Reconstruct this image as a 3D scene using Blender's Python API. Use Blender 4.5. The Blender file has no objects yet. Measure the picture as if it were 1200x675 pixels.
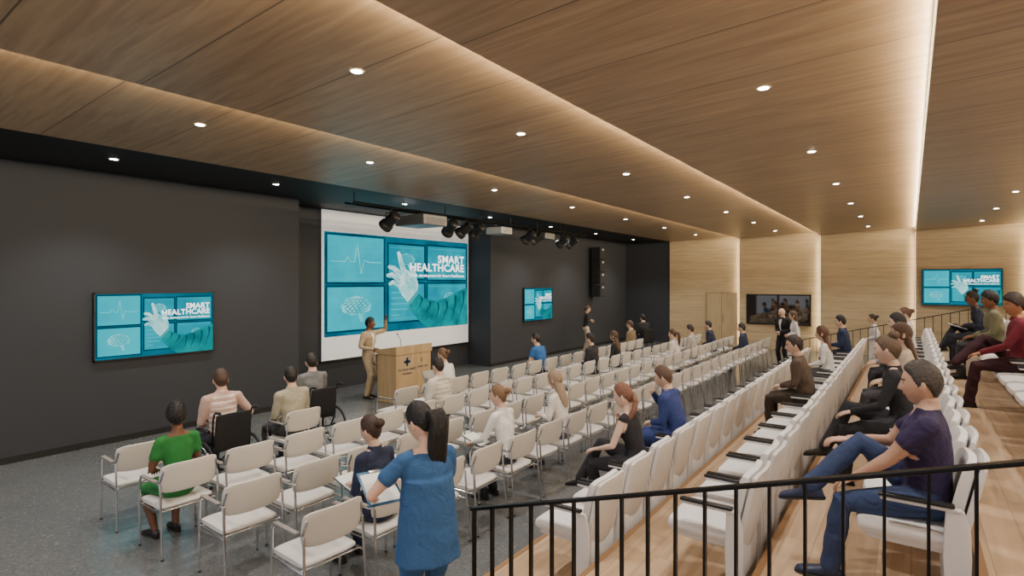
import bpy, math, random
import numpy as np
from mathutils import Vector, Matrix
from math import sin, cos, pi, radians, sqrt
random.seed(7)
V = Vector
SC = bpy.context.scene
COL = SC.collection

# ------------------------------------------------------------ helpers
def lin(c):
    return c/12.92 if c <= .04045 else ((c+.055)/1.055)**2.4
def hx(s):
    s = s.lstrip('#')
    return tuple(lin(int(s[i:i+2], 16)/255) for i in (0, 2, 4))

_mc = {}
def mat(name, col, rough=.6, metal=0., bump=0., bscale=60., var=0., coat=0., emis=0., sheen=0.):
    if isinstance(col, str): col = hx(col)
    key = (name, tuple(col), rough, metal, bump, emis)
    if key in _mc: return _mc[key]
    m = bpy.data.materials.new(name); m.use_nodes = True
    nt = m.node_tree; b = nt.nodes['Principled BSDF']
    b.inputs['Base Color'].default_value = (*col, 1)
    b.inputs['Roughness'].default_value = rough
    b.inputs['Metallic'].default_value = metal
    if coat: b.inputs['Coat Weight'].default_value = coat
    if emis:
        b.inputs['Emission Color'].default_value = (*col, 1)
        b.inputs['Emission Strength'].default_value = emis
    if bump or var:
        tc = nt.nodes.new('ShaderNodeTexCoord')
        n = nt.nodes.new('ShaderNodeTexNoise'); n.inputs['Scale'].default_value = bscale
        n.inputs['Detail'].default_value = 4
        if name == 'fabric': n.inputs['Distortion'].default_value = 1.2
        nt.links.new(tc.outputs['Object'], n.inputs['Vector'])
        if bump:
            bp = nt.nodes.new('ShaderNodeBump'); bp.inputs['Strength'].default_value = bump
            bp.inputs['Distance'].default_value = .02
            nt.links.new(n.outputs['Fac'], bp.inputs['Height'])
            nt.links.new(bp.outputs['Normal'], b.inputs['Normal'])
        if var:
            mx = nt.nodes.new('ShaderNodeMix'); mx.data_type = 'RGBA'
            mx.inputs[6].default_value = (*[c*(1-var) for c in col], 1)
            mx.inputs[7].default_value = (*[min(1, c*(1+var)) for c in col], 1)
            nt.links.new(n.outputs['Fac'], mx.inputs[0])
            nt.links.new(mx.outputs[2], b.inputs['Base Color'])
    _mc[key] = m
    return m

def cloth(col): return mat('fabric', col, .85, bump=.75, bscale=9., var=.14)
def skinm(col): return mat('skin', col, .5, bump=.05, bscale=90., var=.06)
def hairm(col):
    c = hx(col); g = sum(c)/3
    return mat('hair', tuple(.6*(x*.8+g*.2) for x in c), .55, bump=.5, bscale=70., var=.4)
def emit(name, col, st, col2=None, scale=2.):
    if isinstance(col, str): col = hx(col)
    if isinstance(col2, str): col2 = hx(col2)
    key = ('E'+name, tuple(col), st)
    if key in _mc: return _mc[key]
    m = bpy.data.materials.new(name); m.use_nodes = True
    nt = m.node_tree; nt.nodes.clear()
    o = nt.nodes.new('ShaderNodeOutputMaterial'); e = nt.nodes.new('ShaderNodeEmission')
    e.inputs[0].default_value = (*col, 1); e.inputs[1].default_value = st
    if col2:
        tc = nt.nodes.new('ShaderNodeTexCoord'); n = nt.nodes.new('ShaderNodeTexNoise')
        n.inputs['Scale'].default_value = scale; n.inputs['Detail'].default_value = 3
        r = nt.nodes.new('ShaderNodeValToRGB'); r.color_ramp.elements[0].position = .35; r.color_ramp.elements[1].position = .65
        r.color_ramp.elements[0].color = (*col, 1); r.color_ramp.elements[1].color = (*col2, 1)
        nt.links.new(tc.outputs['Object'], n.inputs['Vector']); nt.links.new(n.outputs['Fac'], r.inputs[0]); nt.links.new(r.outputs[0], e.inputs[0])
    nt.links.new(e.outputs[0], o.inputs[0])
    _mc[key] = m
    return m

def wood(name, dark, light, grain, seam, sp, seamw=.012, seamdark=.35, blen=0., rough=.45, tone=.18, gs=1., off=0.):
    m = bpy.data.materials.new(name); m.use_nodes = True
    nt = m.node_tree; N = nt.nodes.new; L = nt.links.new
    b = nt.nodes['Principled BSDF']; b.inputs['Roughness'].default_value = rough
    tc = N('ShaderNodeTexCoord'); s = N('ShaderNodeSeparateXYZ'); L(tc.outputs['Object'], s.inputs[0])
    def M(op, a, bb=None):
        n = N('ShaderNodeMath'); n.operation = op
        for i, v in enumerate((a, bb)):
            if v is None: continue
            if isinstance(v, (int, float)): n.inputs[i].default_value = v
            else: L(v, n.inputs[i])
        return n.outputs[0]
    q = M('DIVIDE', M('ADD', s.outputs[seam], off), sp)
    idx = M('FLOOR', q); fr = M('FRACT', q)
    wn = N('ShaderNodeTexWhiteNoise'); wn.noise_dimensions = '2D'
    cx = N('ShaderNodeCombineXYZ'); L(idx, cx.inputs[0])
    smask = M('LESS_THAN', fr, seamw/sp)
    if blen:
        w0 = N('ShaderNodeTexWhiteNoise'); w0.noise_dimensions = '1D'; L(idx, w0.inputs['W'])
        q2 = M('ADD', M('DIVIDE', s.outputs[grain], blen), w0.outputs['Value'])
        L(M('FLOOR', q2), cx.inputs[1])
        smask = M('MAXIMUM', smask, M('LESS_THAN', M('FRACT', q2), seamw/blen))
    L(cx.outputs[0], wn.inputs['Vector'])
    mp = N('ShaderNodeMapping')
    sc = [7*gs]*3; sc[grain] = .55*gs; mp.inputs['Scale'].default_value = sc
    ad = N('ShaderNodeVectorMath'); ad.operation = 'ADD'
    ml = N('ShaderNodeVectorMath'); ml.operation = 'SCALE'; ml.inputs['Scale'].default_value = 9.
    L(wn.outputs['Color'], ml.inputs[0]); L(tc.outputs['Object'], ad.inputs[0]); L(ml.outputs[0], ad.inputs[1])
    L(ad.outputs[0], mp.inputs['Vector'])
    no = N('ShaderNodeTexNoise'); no.inputs['Scale'].default_value = 1.6; no.inputs['Detail'].default_value = 7
    no.inputs['Distortion'].default_value = .9; L(mp.outputs[0], no.inputs['Vector'])
    rp = N('ShaderNodeValToRGB'); rp.color_ramp.elements[0].position = .25; rp.color_ramp.elements[1].position = .75
    rp.color_ramp.elements[0].color = (*hx(dark), 1); rp.color_ramp.elements[1].color = (*hx(light), 1)
    L(no.outputs['Fac'], rp.inputs[0])
    tv = M('ADD', M('MULTIPLY', wn.outputs['Value'], tone), 1-tone/2)
    fac = M('MULTIPLY', tv, M('SUBTRACT', 1., M('MULTIPLY', smask, 1-seamdark)))
    vm = N('ShaderNodeVectorMath'); vm.operation = 'SCALE'; L(rp.outputs[0], vm.inputs[0]); L(fac, vm.inputs['Scale'])
    L(vm.outputs[0], b.inputs['Base Color'])
    bp = N('ShaderNodeBump'); bp.inputs['Strength'].default_value = .04; L(no.outputs['Fac'], bp.inputs['Height'])
    L(bp.outputs[0], b.inputs['Normal'])
    return m

class Geo:
    def __init__(s): s.v = []; s.f = []; s.m = []; s.mats = []
    def slot(s, m):
        if m not in s.mats: s.mats.append(m)
        return s.mats.index(m)
    def add(s, vf, m):
        vs, fs = vf; k = s.slot(m) if not isinstance(m, (list, np.ndarray)) else None
        o = len(s.v); s.v.extend([tuple(p) for p in vs])
        s.f.extend([tuple(i+o for i in f) for f in fs])
        if k is None: s.m.extend(list(m))
        else: s.m.extend([k]*len(fs))
    def box(s, a, b, m, bev=0.):
        s.add(box(a, b, bev), m)
    def mesh(s, name, smooth=True):
        me = bpy.data.meshes.new(name); me.from_pydata(s.v, [], s.f)
        for m in s.mats: me.materials.append(m)
        me.polygons.foreach_set('material_index', s.m)
        if smooth:
            me.polygons.foreach_set('use_smooth', [True]*len(s.f))
            try: me.set_sharp_from_angle(angle=radians(42))
            except Exception: pass
        me.update(); return me
    def obj(s, name, smooth=True, parent=None, loc=(0, 0, 0), rz=0.):
        return place(s.mesh(name, smooth), name, loc, rz, parent)

def place(me, name, loc=(0, 0, 0), rz=0., parent=None):
    o = bpy.data.objects.new(name, me); COL.objects.link(o)
    o.location = loc; o.rotation_euler = (0, 0, rz)
    if parent: o.parent = parent
    return o

def box(a, b, bev=0.):
    x0, y0, z0 = a; x1, y1, z1 = b
    if bev <= 0:
        v = [(x0, y0, z0), (x1, y0, z0), (x1, y1, z0), (x0, y1, z0), (x0, y0, z1), (x1, y0, z1), (x1, y1, z1), (x0, y1, z1)]
        return v, [(0, 3, 2, 1), (4, 5, 6, 7), (0, 1, 5, 4), (1, 2, 6, 5), (2, 3, 7, 6), (3, 0, 4, 7)]
    import bmesh
    bm = bmesh.new(); bmesh.ops.create_cube(bm, size=1)
    for w in bm.verts:
        w.co = V(((x0+x1)/2+w.co.x*(x1-x0), (y0+y1)/2+w.co.y*(y1-y0), (z0+z1)/2+w.co.z*(z1-z0)))
    bmesh.ops.bevel(bm, geom=bm.edges[:], offset=bev, segments=2, affect='EDGES', profile=.5)
    bm.verts.index_update()
    r = ([w.co.copy() for w in bm.verts], [tuple(w.index for w in f.verts) for f in bm.faces]); bm.free()
    return r

def loft(rings, n=14, p=1.):
    vs, fs = [], []
    for c, xv, yv, rx, ry in rings:
        for i in range(n):
            a = 2*pi*i/n; ca, sa = cos(a), sin(a)
            if p != 1:
                ca = math.copysign(abs(ca)**p, ca); sa = math.copysign(abs(sa)**p, sa)
            vs.append(c+xv*(rx*ca)+yv*(ry*sa))
    m = len(rings)
    for j in range(m-1):
        for i in range(n):
            k = (i+1) % n
            fs.append((j*n+i, j*n+k, (j+1)*n+k, (j+1)*n+i))
    vs.append(rings[0][0].copy()); vs.append(rings[-1][0].copy())
    a, b = m*n, m*n+1
    for i in range(n):
        k = (i+1) % n
        fs.append((a, k, i)); fs.append((b, (m-1)*n+i, (m-1)*n+k))
    return vs, fs

def tube(pts, rad, n=10, cap=True):
    pts = [V(p) for p in pts]
    if isinstance(rad, (int, float)): rad = [rad]*len(pts)
    tans = []
    for i in range(len(pts)):
        a = pts[max(i-1, 0)]; b = pts[min(i+1, len(pts)-1)]
        t = b-a
        if i not in (0, len(pts)-1):
            t = (pts[i]-a).normalized()+(b-pts[i]).normalized()
        tans.append(t.normalized() if t.length > 1e-9 else V((0, 0, 1)))
    x = tans[0].orthogonal().normalized(); rings = []
    for i, (p, t, r) in enumerate(zip(pts, tans, rad)):
        x = (x-t*x.dot(t))
        x = x.normalized() if x.length > 1e-6 else t.orthogonal().normalized()
        y = t.cross(x)
        if i == 0 and cap:
            rings.append((p-t*r*.85, x, y, r*.45, r*.45)); rings.append((p-t*r*.5, x, y, r*.85, r*.85))
        rings.append((p, x, y, r, r))
        if i == len(pts)-1 and cap:
            rings.append((p+t*r*.5, x, y, r*.85, r*.85)); rings.append((p+t*r*.85, x, y, r*.45, r*.45))
    return loft(rings, n)

def ball(c, r, n=12, R=None):
    if isinstance(r, (int, float)): r = (r, r, r)
    R = R or Matrix.Identity(3); c = V(c); rings = []
    for i in range(1, n):
        a = pi*i/n
        rings.append((c+R@V((0, 0, -r[2]*cos(a))), R@V((1, 0, 0)), R@V((0, 1, 0)), r[0]*sin(a), r[1]*sin(a)))
    vs, fs = loft(rings, max(8, int(n*1.4)))
    vs[-2] = c+R@V((0, 0, -r[2])); vs[-1] = c+R@V((0, 0, r[2]))
    return vs, fs

def pad(cx, cy, cz, w, d, t, bend=0., tilt=0., n=16, p=.45, nx=7, round_=0.):
    rings = []; ct, st = cos(tilt), sin(tilt)
    for i in range(nx+4):
        if i < 2: u = -1+i*.03; s = (.75, 1)[i]
        elif i > nx+1: u = 1-(nx+3-i)*.03; s = (1, .75)[i-nx-2]
        else: u = -1+2*(i-1)/(nx+1); s = 1
        dd = 1-round_*abs(u)**6
        rings.append((V((cx+u*w/2, cy+bend*u*u, cz)), V((0, ct, st)), V((0, -st, ct)), d/2*(1-.04*(1-s))*(dd if d > t else 1), t/2*s*(dd if t > d else 1)))
    return loft(rings, n, p)

def ik(a, c, l1, l2, pole):
    d = c-a; L = d.length; mx = (l1+l2)*.995
    if L > mx: c = a+d*(mx/L); d = c-a; L = mx
    if L < abs(l1-l2)+.02: L = abs(l1-l2)+.02
    x = (l1*l1-l2*l2+L*L)/(2*L); h = sqrt(max(l1*l1-x*x, 0)); dn = d.normalized()
    p = pole-dn*pole.dot(dn); p.normalize()
    return a+dn*x+p*h, c

# ------------------------------------------------------------ people
_sph = {}
def unit_sphere(nu, nv):
    if (nu, nv) in _sph: return _sph[(nu, nv)]
    vs = [(0, 0, -1.)]
    for j in range(1, nv):
        a = pi*j/nv
        for i in range(nu):
            b = 2*pi*i/nu
            vs.append((sin(a)*cos(b), sin(a)*sin(b), -cos(a)))
    vs.append((0, 0, 1.)); fs = []
    for i in range(nu):
        fs.append((0, 1+(i+1) % nu, 1+i))
    for j in range(nv-2):
        o = 1+j*nu
        for i in range(nu):
            k = (i+1) % nu
            fs.append((o+i, o+k, o+nu+k, o+nu+i))
    o = 1+(nv-2)*nu; t = len(vs)-1
    for i in range(nu): fs.append((o+i, o+(i+1) % nu, t))
    _sph[(nu, nv)] = (np.array(vs), fs)
    return _sph[(nu, nv)]

def head(G, c, R, skin, hair, style, female):
    U, F = unit_sphere(56, 40)
    x, y, z = U[:, 0], U[:, 1], U[:, 2]
    zl = np.clip(-z, 0, 1)
    k = .97 if female else 1.
    hs_ = 1.05
    X = x*.077*k*(1-.30*zl**1.3); Z = z*.122
    Y = y*.099*np.where(y < 0, 1-.34*zl, .95-.02*zl)
    fr = (y > 0)
    prof = np.interp(z, [-.38, -.29, -.05, .14], [0, 1, .35, 0])
    YF = Y+fr*(.025*prof*np.exp(-(X/.0125)**2)
               - .009*np.exp(-((np.abs(X)-.031)/.014)**2-((z-.03)/.10)**2)
               + .004*np.exp(-((np.abs(X)-.028)/.02)**2-((z-.19)/.07)**2)
               + .006*np.exp(-(X/.022)**2-((z+.50)/.07)**2)
               + .009*np.exp(-(X/.024)**2-((z+.86)/.14)**2))
    P = np.stack([X, YF, Z], 1); Rn = np.array(R)*hs_
    W = P@Rn.T+np.array(c)
    fc = np.array([P[list(f)].mean(0) for f in F])
    si = G.slot(skin); li = G.slot(mat('lips', '#a85a50', .5)); hi = G.slot(hair)
    sl = np.full(len(F), si)
    fz = fc[:, 2]/.122; ax = np.abs(fc[:, 0]); ff = fc[:, 1] > .03
    sl[ff & (np.abs(fz+.50) < .06) & (ax < .023)] = li
    sl[ff & (fz > .16) & (fz < .24) & (ax > .012) & (ax < .046)] = hi
    G.add((W, F), list(sl))
    def T(p): return V(c)+R@(V(p)*hs_)
    for s in (-1, 1):
        G.add(ball(T((s*.031*k, .069, .004)), .0128, 8), mat('eye_white', '#e8e2da', .2))
        G.add(ball(T((s*.031*k, .0775, .004)), .0064, 6), mat('iris', '#2a1a10', .2))
        G.add(ball(T((s*.077*k, -.006, -.008)), (.009, .019, .033), 8, R), skin)
        G.add(ball(T((s*.083*k, -.010, -.002)), (.005, .013, .023), 6, R), skin)
    if style != 'bald':
        phi = np.arctan2(np.abs(x), y)
        if style in ('long', 'bob'):
            H = np.interp(phi, [0, .5, .9, 1.3, 1.9, 2.4, 3.15], [.58, .5, .15, -.45, -.65, -.75, -.75]); th = .14
        elif style in ('curly', 'afro'):
            H = np.interp(phi, [0, .6, 1.1, 1.5, 1.9, 2.4, 3.15], [.5, .45, .25, -.1, -.2, -.5, -.6]); th = .24
        elif style == 'short':
            H = np.interp(phi, [0, .6, 1.0, 1.3, 1.5, 1.75, 2.1, 2.5, 3.15], [.56, .52, .38, .05, -.2, .0, -.35, -.6, -.66]); th = .13
        else:
            H = np.interp(phi, [0, .6, 1.05, 1.4, 1.9, 2.4, 3.15], [.6, .54, .32, -.08, -.15, -.55, -.7]); th = .10
        m = np.clip((z-H)/.12, 0, 1); m = m*m*(3-2*m)
        g = .018*np.sin(phi*26+z*3)*np.sin(x*9+2) + .01*np.sin(x*55)
        if style == 'short': g = g+.022*np.sin(x*21+y*9)*np.sin(z*18)*np.sin(y*14+1)
        if style in ('curly', 'afro'):
            g = .06*np.sin(x*17+1)*np.sin(y*15)*np.sin(z*16+2)+.04*np.sin(x*37)*np.sin(y*33+1)*np.sin(z*35)
        f = .93+m*(.07+th*(.7+.5*np.clip(z, 0, 1))+g)
        Pb = np.stack([X, Y, Z], 1)*f[:, None]
        G.add((Pb@Rn.T+np.array(c), F), hair)
        if style == 'bun':
            G.add(ball(T((0, -.115, .055)), (.046, .04, .042), 12, R), hair)
            G.add(ball(T((0, -.10, .05)), (.052, .03, .03), 10, R), hair)
        if style == 'topbun':
            G.add(ball(T((0, -.06, .13)), (.045, .045, .042), 12, R), hair)
        if style in ('ponytail', 'longtail'):
            G.add(ball(T((0, -.105, .03)), .028, 8, R), hair)
            if style == 'ponytail':
                G.add(tube([T((0, -.10, .03)), T((0, -.15, .02)), T((0, -.165, -.06)), T((0.01, -.15, -.18)), T((0.02, -.13, -.30))],
                       [.02, .032, .04, .036, .012], 12), hair)
            else:
                D_ = V((0, 0, -1)); b0 = T((0, -.10, .05))
                back = R@V((0, -1, 0)); back.z = 0; back.normalize()
                pts = [b0, b0+back*.05+D_*-.005, b0+back*.085+D_*.05, b0+back*.075+D_*.15, b0+back*.04+D_*.28+V((.02, 0, 0)), b0+back*.02+D_*.42+V((.03, 0, 0)), b0+back*.015+D_*.54+V((.03, 0, 0))]
                rg = []
                for q, w_, d_ in zip(pts, (.02, .040, .058, .066, .066, .055, .015), (.02, .034, .042, .044, .04, .03, .012)):
                    rg.append((q, V((1, 0, 0)), V((0, 1, 0)), w_, d_))
                G.add(loft(rg, 18), hair)
                for kk in (-.6, -.2, .2, .6):
                    G.add(tube([q+V((kk*.06, -.016, 0)) for q in pts[1:]], [.02, .028, .03, .028, .022, .006], 8), hair)
        if style == 'long':
            rg = []
            for t, w, d, yy in ((0.02, .07, .03, -.04), (-.06, .085, .05, -.045), (-.14, .088, .05, -.055), (-.22, .085, .042, -.08), (-.30, .07, .03, -.10), (-.36, .035, .012, -.11)):
                rg.append((T((0, yy, t)), R@V((1, 0, 0)), R@V((0, 1, 0)), w, d))
            G.add(loft(rg, 20), hair)
        if style == 'braid':
            pts = [T((0, -.10, .0)), T((-.03, -.12, -.06)), T((-.07, -.10, -.14)), T((-.10, -.04, -.21)), T((-.10, .03, -.29)), T((-.09, .06, -.38))]
            G.add(tube(pts, [.03, .03, .028, .026, .02, .008], 10), hair)
            for i in range(10):
                t = i/10*4.6; j = int(t); q = pts[j].lerp(pts[j+1], t-j)
                G.add(ball(q+R@V(((.008 if i % 2 else -.008), 0, 0)), .03-.0012*i, 8), hair)

def hand(G, w, d, n, side, curl, skin):
    d = d.normalized(); n = (n-d*n.dot(d)).normalized(); sx = d.cross(n).normalized()*side
    G.add(loft([(w-d*.02, sx, n, .024, .019), (w, sx, n, .027, .018), (w+d*.03, sx, n, .036, .017),
                (w+d*.065, sx, n, .041, .014), (w+d*.09, sx, n, .038, .011), (w+d*.097, sx, n, .03, .006)], 14, .8), skin)
    for i, (o, l) in enumerate(((.030, .070), (.010, .079), (-.010, .073), (-.029, .056))):
        p = w+d*.088+sx*o; pts = [w+d*.06+sx*o*.9, p]; a = 0
        for k, q in enumerate((.46, .31, .23)):
            a += curl*(.7, 1., .8)[k]
            p = p+((d*cos(a)+n*sin(a))+sx*o*1.5*(1-curl*.6)).normalized()*l*q; pts.append(p)
        G.add(tube(pts, [.0095, .0095, .0088, .0078, .0062], 8), skin)
    p0 = w+d*.018+sx*.022
    t1 = (d*.7+sx*.75+n*.25*curl).normalized(); t2 = (d*.95+sx*.35+n*.5*curl).normalized()
    G.add(tube([p0, p0+t1*.04, p0+t1*.04+t2*.03, p0+t1*.04+t2*.052+n*.01*curl], [.015, .0125, .0105, .0075], 8), skin)

def shoe(G, ank, f, u, m, sole, barefoot=False):
    s = f.cross(u).normalized(); b = ank-u*.085; rg = []
    for y, w, h in ((-.072, .012, .03), (-.066, .028, .055), (-.03, .036, .075), (.02, .035, .085), (.07, .038, .062), (.12, .044, .048), (.165, .043, .04), (.19, .033, .032), (.20, .012, .02)):
        rg.append((b+f*y+u*(h*.5+.004), s, u, w, h*.5))
    G.add(loft(rg, 14, .75), m)
    rg = []
    for y, w in ((-.076, .02), (-.07, .031), (-.03, .037), (.04, .034), (.12, .046), (.17, .044), (.197, .032), (.205, .014)):
        rg.append((b+f*y+u*.006, s, u, w, .009))
    G.add(loft(rg, 14, .75), sole)

NP = 0
def person(name, loc, rz=90, sit=True, seat=.45, s=1., fem=False, lean=4, roll=0, L='lap', R='lap', feet='flat',
           hyaw=0, hpitch=5, hair='#2a1b12', style='short', skin='#d6b29c', top='#333333', bot='#22252c', shoes='#1c1a18',
           sleeve='long', legs='long', jacket=None, tunic=0., dress=False, vox=.017, curl=.45, fat=1., Lp=None, Rp=None, LN=None, RN=None, stripe=None, feetpos=None, prop=None):
    global NP
    seat = seat/s
    Pz = seat+.105 if sit else .93
    P = V((0, 0, Pz)); SK = skinm(skin); HA = hairm(hair); TOP = cloth(top); BOT = cloth(bot)
    G = Geo(); iS = G.slot(SK); iT = G.slot(TOP); iB = G.slot(BOT); iJ = G.slot(cloth(jacket)) if jacket else iT
    tab = {}; p = P.copy(); u = None
    for i in range(0, 72):
        h = i*.01; q = min(1, h/.22); q = q*q*(3-2*q)
        a = radians(lean*(.3+.7*q))
        if h > .5: a *= .55
        rr = radians(roll*q); u = V((sin(rr), sin(a), cos(a))).normalized()
        f = V((0, cos(a), -sin(a))); tab[i] = (p.copy(), u, f); p = p+u*.01
    u0 = tab[0][1]; f0 = tab[0][2]
    for i in range(1, 14): tab[-i] = (P-u0*.01*i, u0, f0)
    def sp(h): return tab[int(round(h*100))]
    sw = .168 if fem else .20
    if fem:
        prof = [(-.11, .10, .08), (-.07, .15, .115), (-.01, .172, .118), (.06, .155, .105), (.14, .125, .090), (.22, .128, .094), (.30, .143, .105), (.38, .155, .10), (.44, .155, .086), (.485, .11, .07), (.52, .062, .056), (.56, .048, .05), (.60, .046, .048)]
    else:
        prof = [(-.11, .10, .08), (-.07, .145, .11), (-.01, .165, .115), (.06, .162, .114), (.14, .155, .110), (.22, .165, .116), (.30, .180, .122), (.38, .190, .120), (.44, .188, .102), (.49, .135, .082), (.53, .076, .066), (.56, .06, .060), (.60, .057, .057)]
    X = V((1, 0, 0)); rg = []
    for h, a, b in prof:
        c, uu, f = sp(h); xx = f.cross(uu).normalized()
        k = fat if h < .45 else 1
        rg.append((c+f*(.012 if .25 < h < .45 else 0), xx, f, a*k, b*k))
    B = Geo(); dm = TOP
    B.add(loft(rg, 20), dm)
    if fem:
        for sd in (-1, 1):
            c, uu, f = sp(.325); B.add(ball(c+X*.065*sd+f*.075, (.055, .05, .055), 8), dm)
    segs = []
    wrists = {}
    for sd in (-1, 1):
        hip = P+V((sd*.09, .01, -.005))
        if sit:
            if feet == 'flat': an = V((sd*.11, .43, .087)); pole = V((sd*.1, .6, 1))
            elif feet == 'tuck': an = V((sd*.10, .28, .087)); pole = V((sd*.15, .8, .7))
            elif feet == 'out': an = V((sd*.13, .60, .087)); pole = V((sd*.1, .6, 1))
            elif feet == 'cross':
                if sd == 1: an = V((-.09, .60, .33)); pole = V((.1, .4, 1))
                else: an = V((-.08, .44, .087)); pole = V((-.1, .6, 1))
            elif feet == 'crosshigh':
                if sd == 1: an = V((-.10, .62, seat+.07)); pole = V((.15, .3, 1))
                else: an = V((-.13, .50, .087)); pole = V((-.15, .6, 1))
        else:
            an = V((sd*.095, -.01+sd*.03, .087)); pole = V((0, 1, 0.1))
        if feetpos: an = V(feetpos[0 if sd < 0 else 1])
        kn, an = ik(hip, an, .435, .43, pole)
        e = 1.10 if legs == 'long' else .95
        B.add(tube([hip, hip.lerp(kn, .35), hip.lerp(kn, .75), kn, kn.lerp(an, .3), kn.lerp(an, .7), an],
                   [.088*e, .085*e, .068*e, .060*e, .058*e, .046*e+(.010 if legs == 'long' else 0), .036*e+(.020 if legs == 'long' else 0)], 12), dm)
        segs.append((hip, kn, .075, 'thigh', sd)); segs.append((kn, an, .05, 'shin', sd))
        ft = V((sd*.12, 1, 0)).normalized(); fu = V((0, 0, 1))
        if an.z > .2:
            sh = (an-kn).normalized(); ft = (V((0, 1, -.25))-sh*.1).normalized(); fu = (fu-ft*fu.dot(ft)).normalized()
        shoe(G, an, ft, fu, mat('shoe_leather', shoes, .4), mat('shoe_sole', '#171513', .7))
        c, uu, f = sp(.46); sh = c+X*sd*(sw-.01)
        key = L if sd < 0 else R
        opt = {'lap': (sd*.09, .27, seat+.215), 'knee': (sd*.13, .38, seat+.21), 'armrest': (sd*.25, .20, seat+.26),
               'write': (sd*.05, .28, seat+.27), 'clasp': (sd*.035, .30, seat+.22), 'down': (sd*.24, .03, .90), 'front': (sd*.05, .19, 1.05),
               'fold': (-sd*.06, .19, 1.17)}
        wr = V(opt[key]) if isinstance(key, str) and key in opt else (V(key) if not isinstance(key, str) else V(opt['lap']))
        pl = (Lp if sd < 0 else Rp)
        pl = V(pl) if pl else V((sd*.7, -.7, -.5))
        el, wr = ik(sh, wr, .285, .255, pl)
        q = 1.05 if not fem else .88
        if sleeve == 'long': rr = [.060*q, .055*q, .048*q, .046*q, .041*q, .035*q]
        elif sleeve == 'short': rr = [.060*q, .058*q, .043*q, .040*q, .037*q, .026*q]
        else: rr = [.050*q, .046*q, .040*q, .037*q, .034*q, .025*q]
        B.add(tube([sh, sh.lerp(el, .4), sh.lerp(el, .85), el, el.lerp(wr, .35), wr], rr, 12), dm)
        if sleeve == 'short':
            B.add(tube([sh.lerp(el, .1), sh.lerp(el, .52)], [.060*q, .068*q], 14), dm)
        B.add(tube([c+X*sd*.05+uu*.015, sh], [.06*q, .056*q], 10), dm)
        segs.append((sh, el, .045, 'ua', sd)); segs.append((el, wr, .035, 'fa', sd)); wrists[sd] = wr
        hd = (wr-el).normalized()
        nn = LN if sd < 0 else RN
        if nn: hn = V(nn)
        elif sit: hn = V((0, .1, -1)); hd = (hd+V((0, .6, -.1))).normalized()
        else: hn = V((-sd, 0, 0))
        hand(G, wr, hd, hn, (1 if sd < 0 else -1) , curl, SK)
    if dress or legs == 'skirt':
        k1 = [q for q in segs if q[3] == 'thigh']
        a = (k1[0][0]+k1[1][0])/2; b = (k1[0][1]+k1[1][1])/2
        t = (b-a).normalized(); y = X.cross(t).normalized()
        B.add(loft([(a, X, y, .165, .10), (a.lerp(b, .4), X, y, .17, .095), (a.lerp(b, .8), X, y, .155, .088), (a.lerp(b, 1.), X, y, .15, .078)], 18), dm)
    if tunic and not sit:
        rg = []
        for i in range(9):
            z = .34-(.34+tunic*.43)*i/8
            q = i/8
            rg.append((P+V((0, .01*(1-q), z)), X, V((0, 1, 0)), (.150+.040*q)*fat, (.112+.036*q)*fat))
        B.add(loft(rg, 24), dm)
    me = bpy.data.meshes.new('tmp'); me.from_pydata(B.v, [], B.f); me.update()
    ob = bpy.data.objects.new('tmp', me); COL.objects.link(ob)
    r = ob.modifiers.new('r', 'REMESH'); r.mode = 'VOXEL'; r.voxel_size = vox
    sm = ob.modifiers.new('s', 'SMOOTH'); sm.factor = .5; sm.iterations = 3 if vox > .012 else 5
    dg = bpy.context.evaluated_depsgraph_get(); ev = ob.evaluated_get(dg); em = ev.to_mesh()
    n = len(em.vertices); co = np.empty(n*3); em.vertices.foreach_get('co', co); co = co.reshape(-1, 3)
    no = np.empty(n*3); em.vertices.foreach_get('normal', no); no = no.reshape(-1, 3)
    fs = [tuple(pp.vertices) for pp in em.polygons]
    ev.to_mesh_clear(); bpy.data.objects.remove(ob); bpy.data.meshes.remove(me)
    x_, y_, z_ = co[:, 0], co[:, 1], co[:, 2]; sd0 = loc[0]*3.1+loc[1]
    w1 = np.sin(38*z_+14*np.abs(x_)+2.5*np.sin(11*x_+sd0)+2.*np.sin(9*y_+sd0*2))
    w2 = np.sin(44*y_+26*z_+3*np.sin(13*x_+sd0)); w3 = np.sin(8*x_+7*z_+5*y_+sd0)
    fold = (.0032*w1*(.5+.5*w3)+.0028*w2*(.5-.5*w3))*(1.3 if sleeve == 'long' else .9)
    if sit is False and tunic: fold = fold*.6+.004*np.sin(np.arctan2(y_-P.y, x_)*9)*np.clip((1.0-z_)*3, 0, 1)
    co2 = co+no*fold[:, None]
    fc = np.array([co[list(f)].mean(0) for f in fs])
    D = []; TT = []
    hs = sorted(tab.keys()); hs = [h for h in hs if h <= 62]
    sps = np.array([tab[h][0] for h in hs]); dd = np.linalg.norm(fc[:, None]-sps[None], axis=2)
    ni = dd.argmin(1); hh = np.array(hs)[ni]/100.
    D.append(dd.min(1)-np.interp(hh, [.46, .52], [.13, .055])); TT.append(hh)
    for a, b, ra, lb, sd in segs:
        a = np.array(a); b = np.array(b); ab = b-a
        t = np.clip(((fc-a)@ab)/(ab@ab), 0, 1); D.append(np.linalg.norm(fc-(a+t[:, None]*ab), axis=1)-ra); TT.append(t)
    D = np.array(D); TT = np.array(TT); w = D.argmin(0); tt = TT[w, np.arange(len(fc))]
    sl = np.full(len(fc), iT)
    tor = w == 0
    sl[tor & (tt < (.0 if sit else .03))] = iT if (tunic or dress) else iB
    neck = .515 if fem else .53
    fw = np.array([tab[h][2] for h in hs])[ni]; rel = fc-sps[ni]; fwd = (rel*fw).sum(1)
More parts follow.
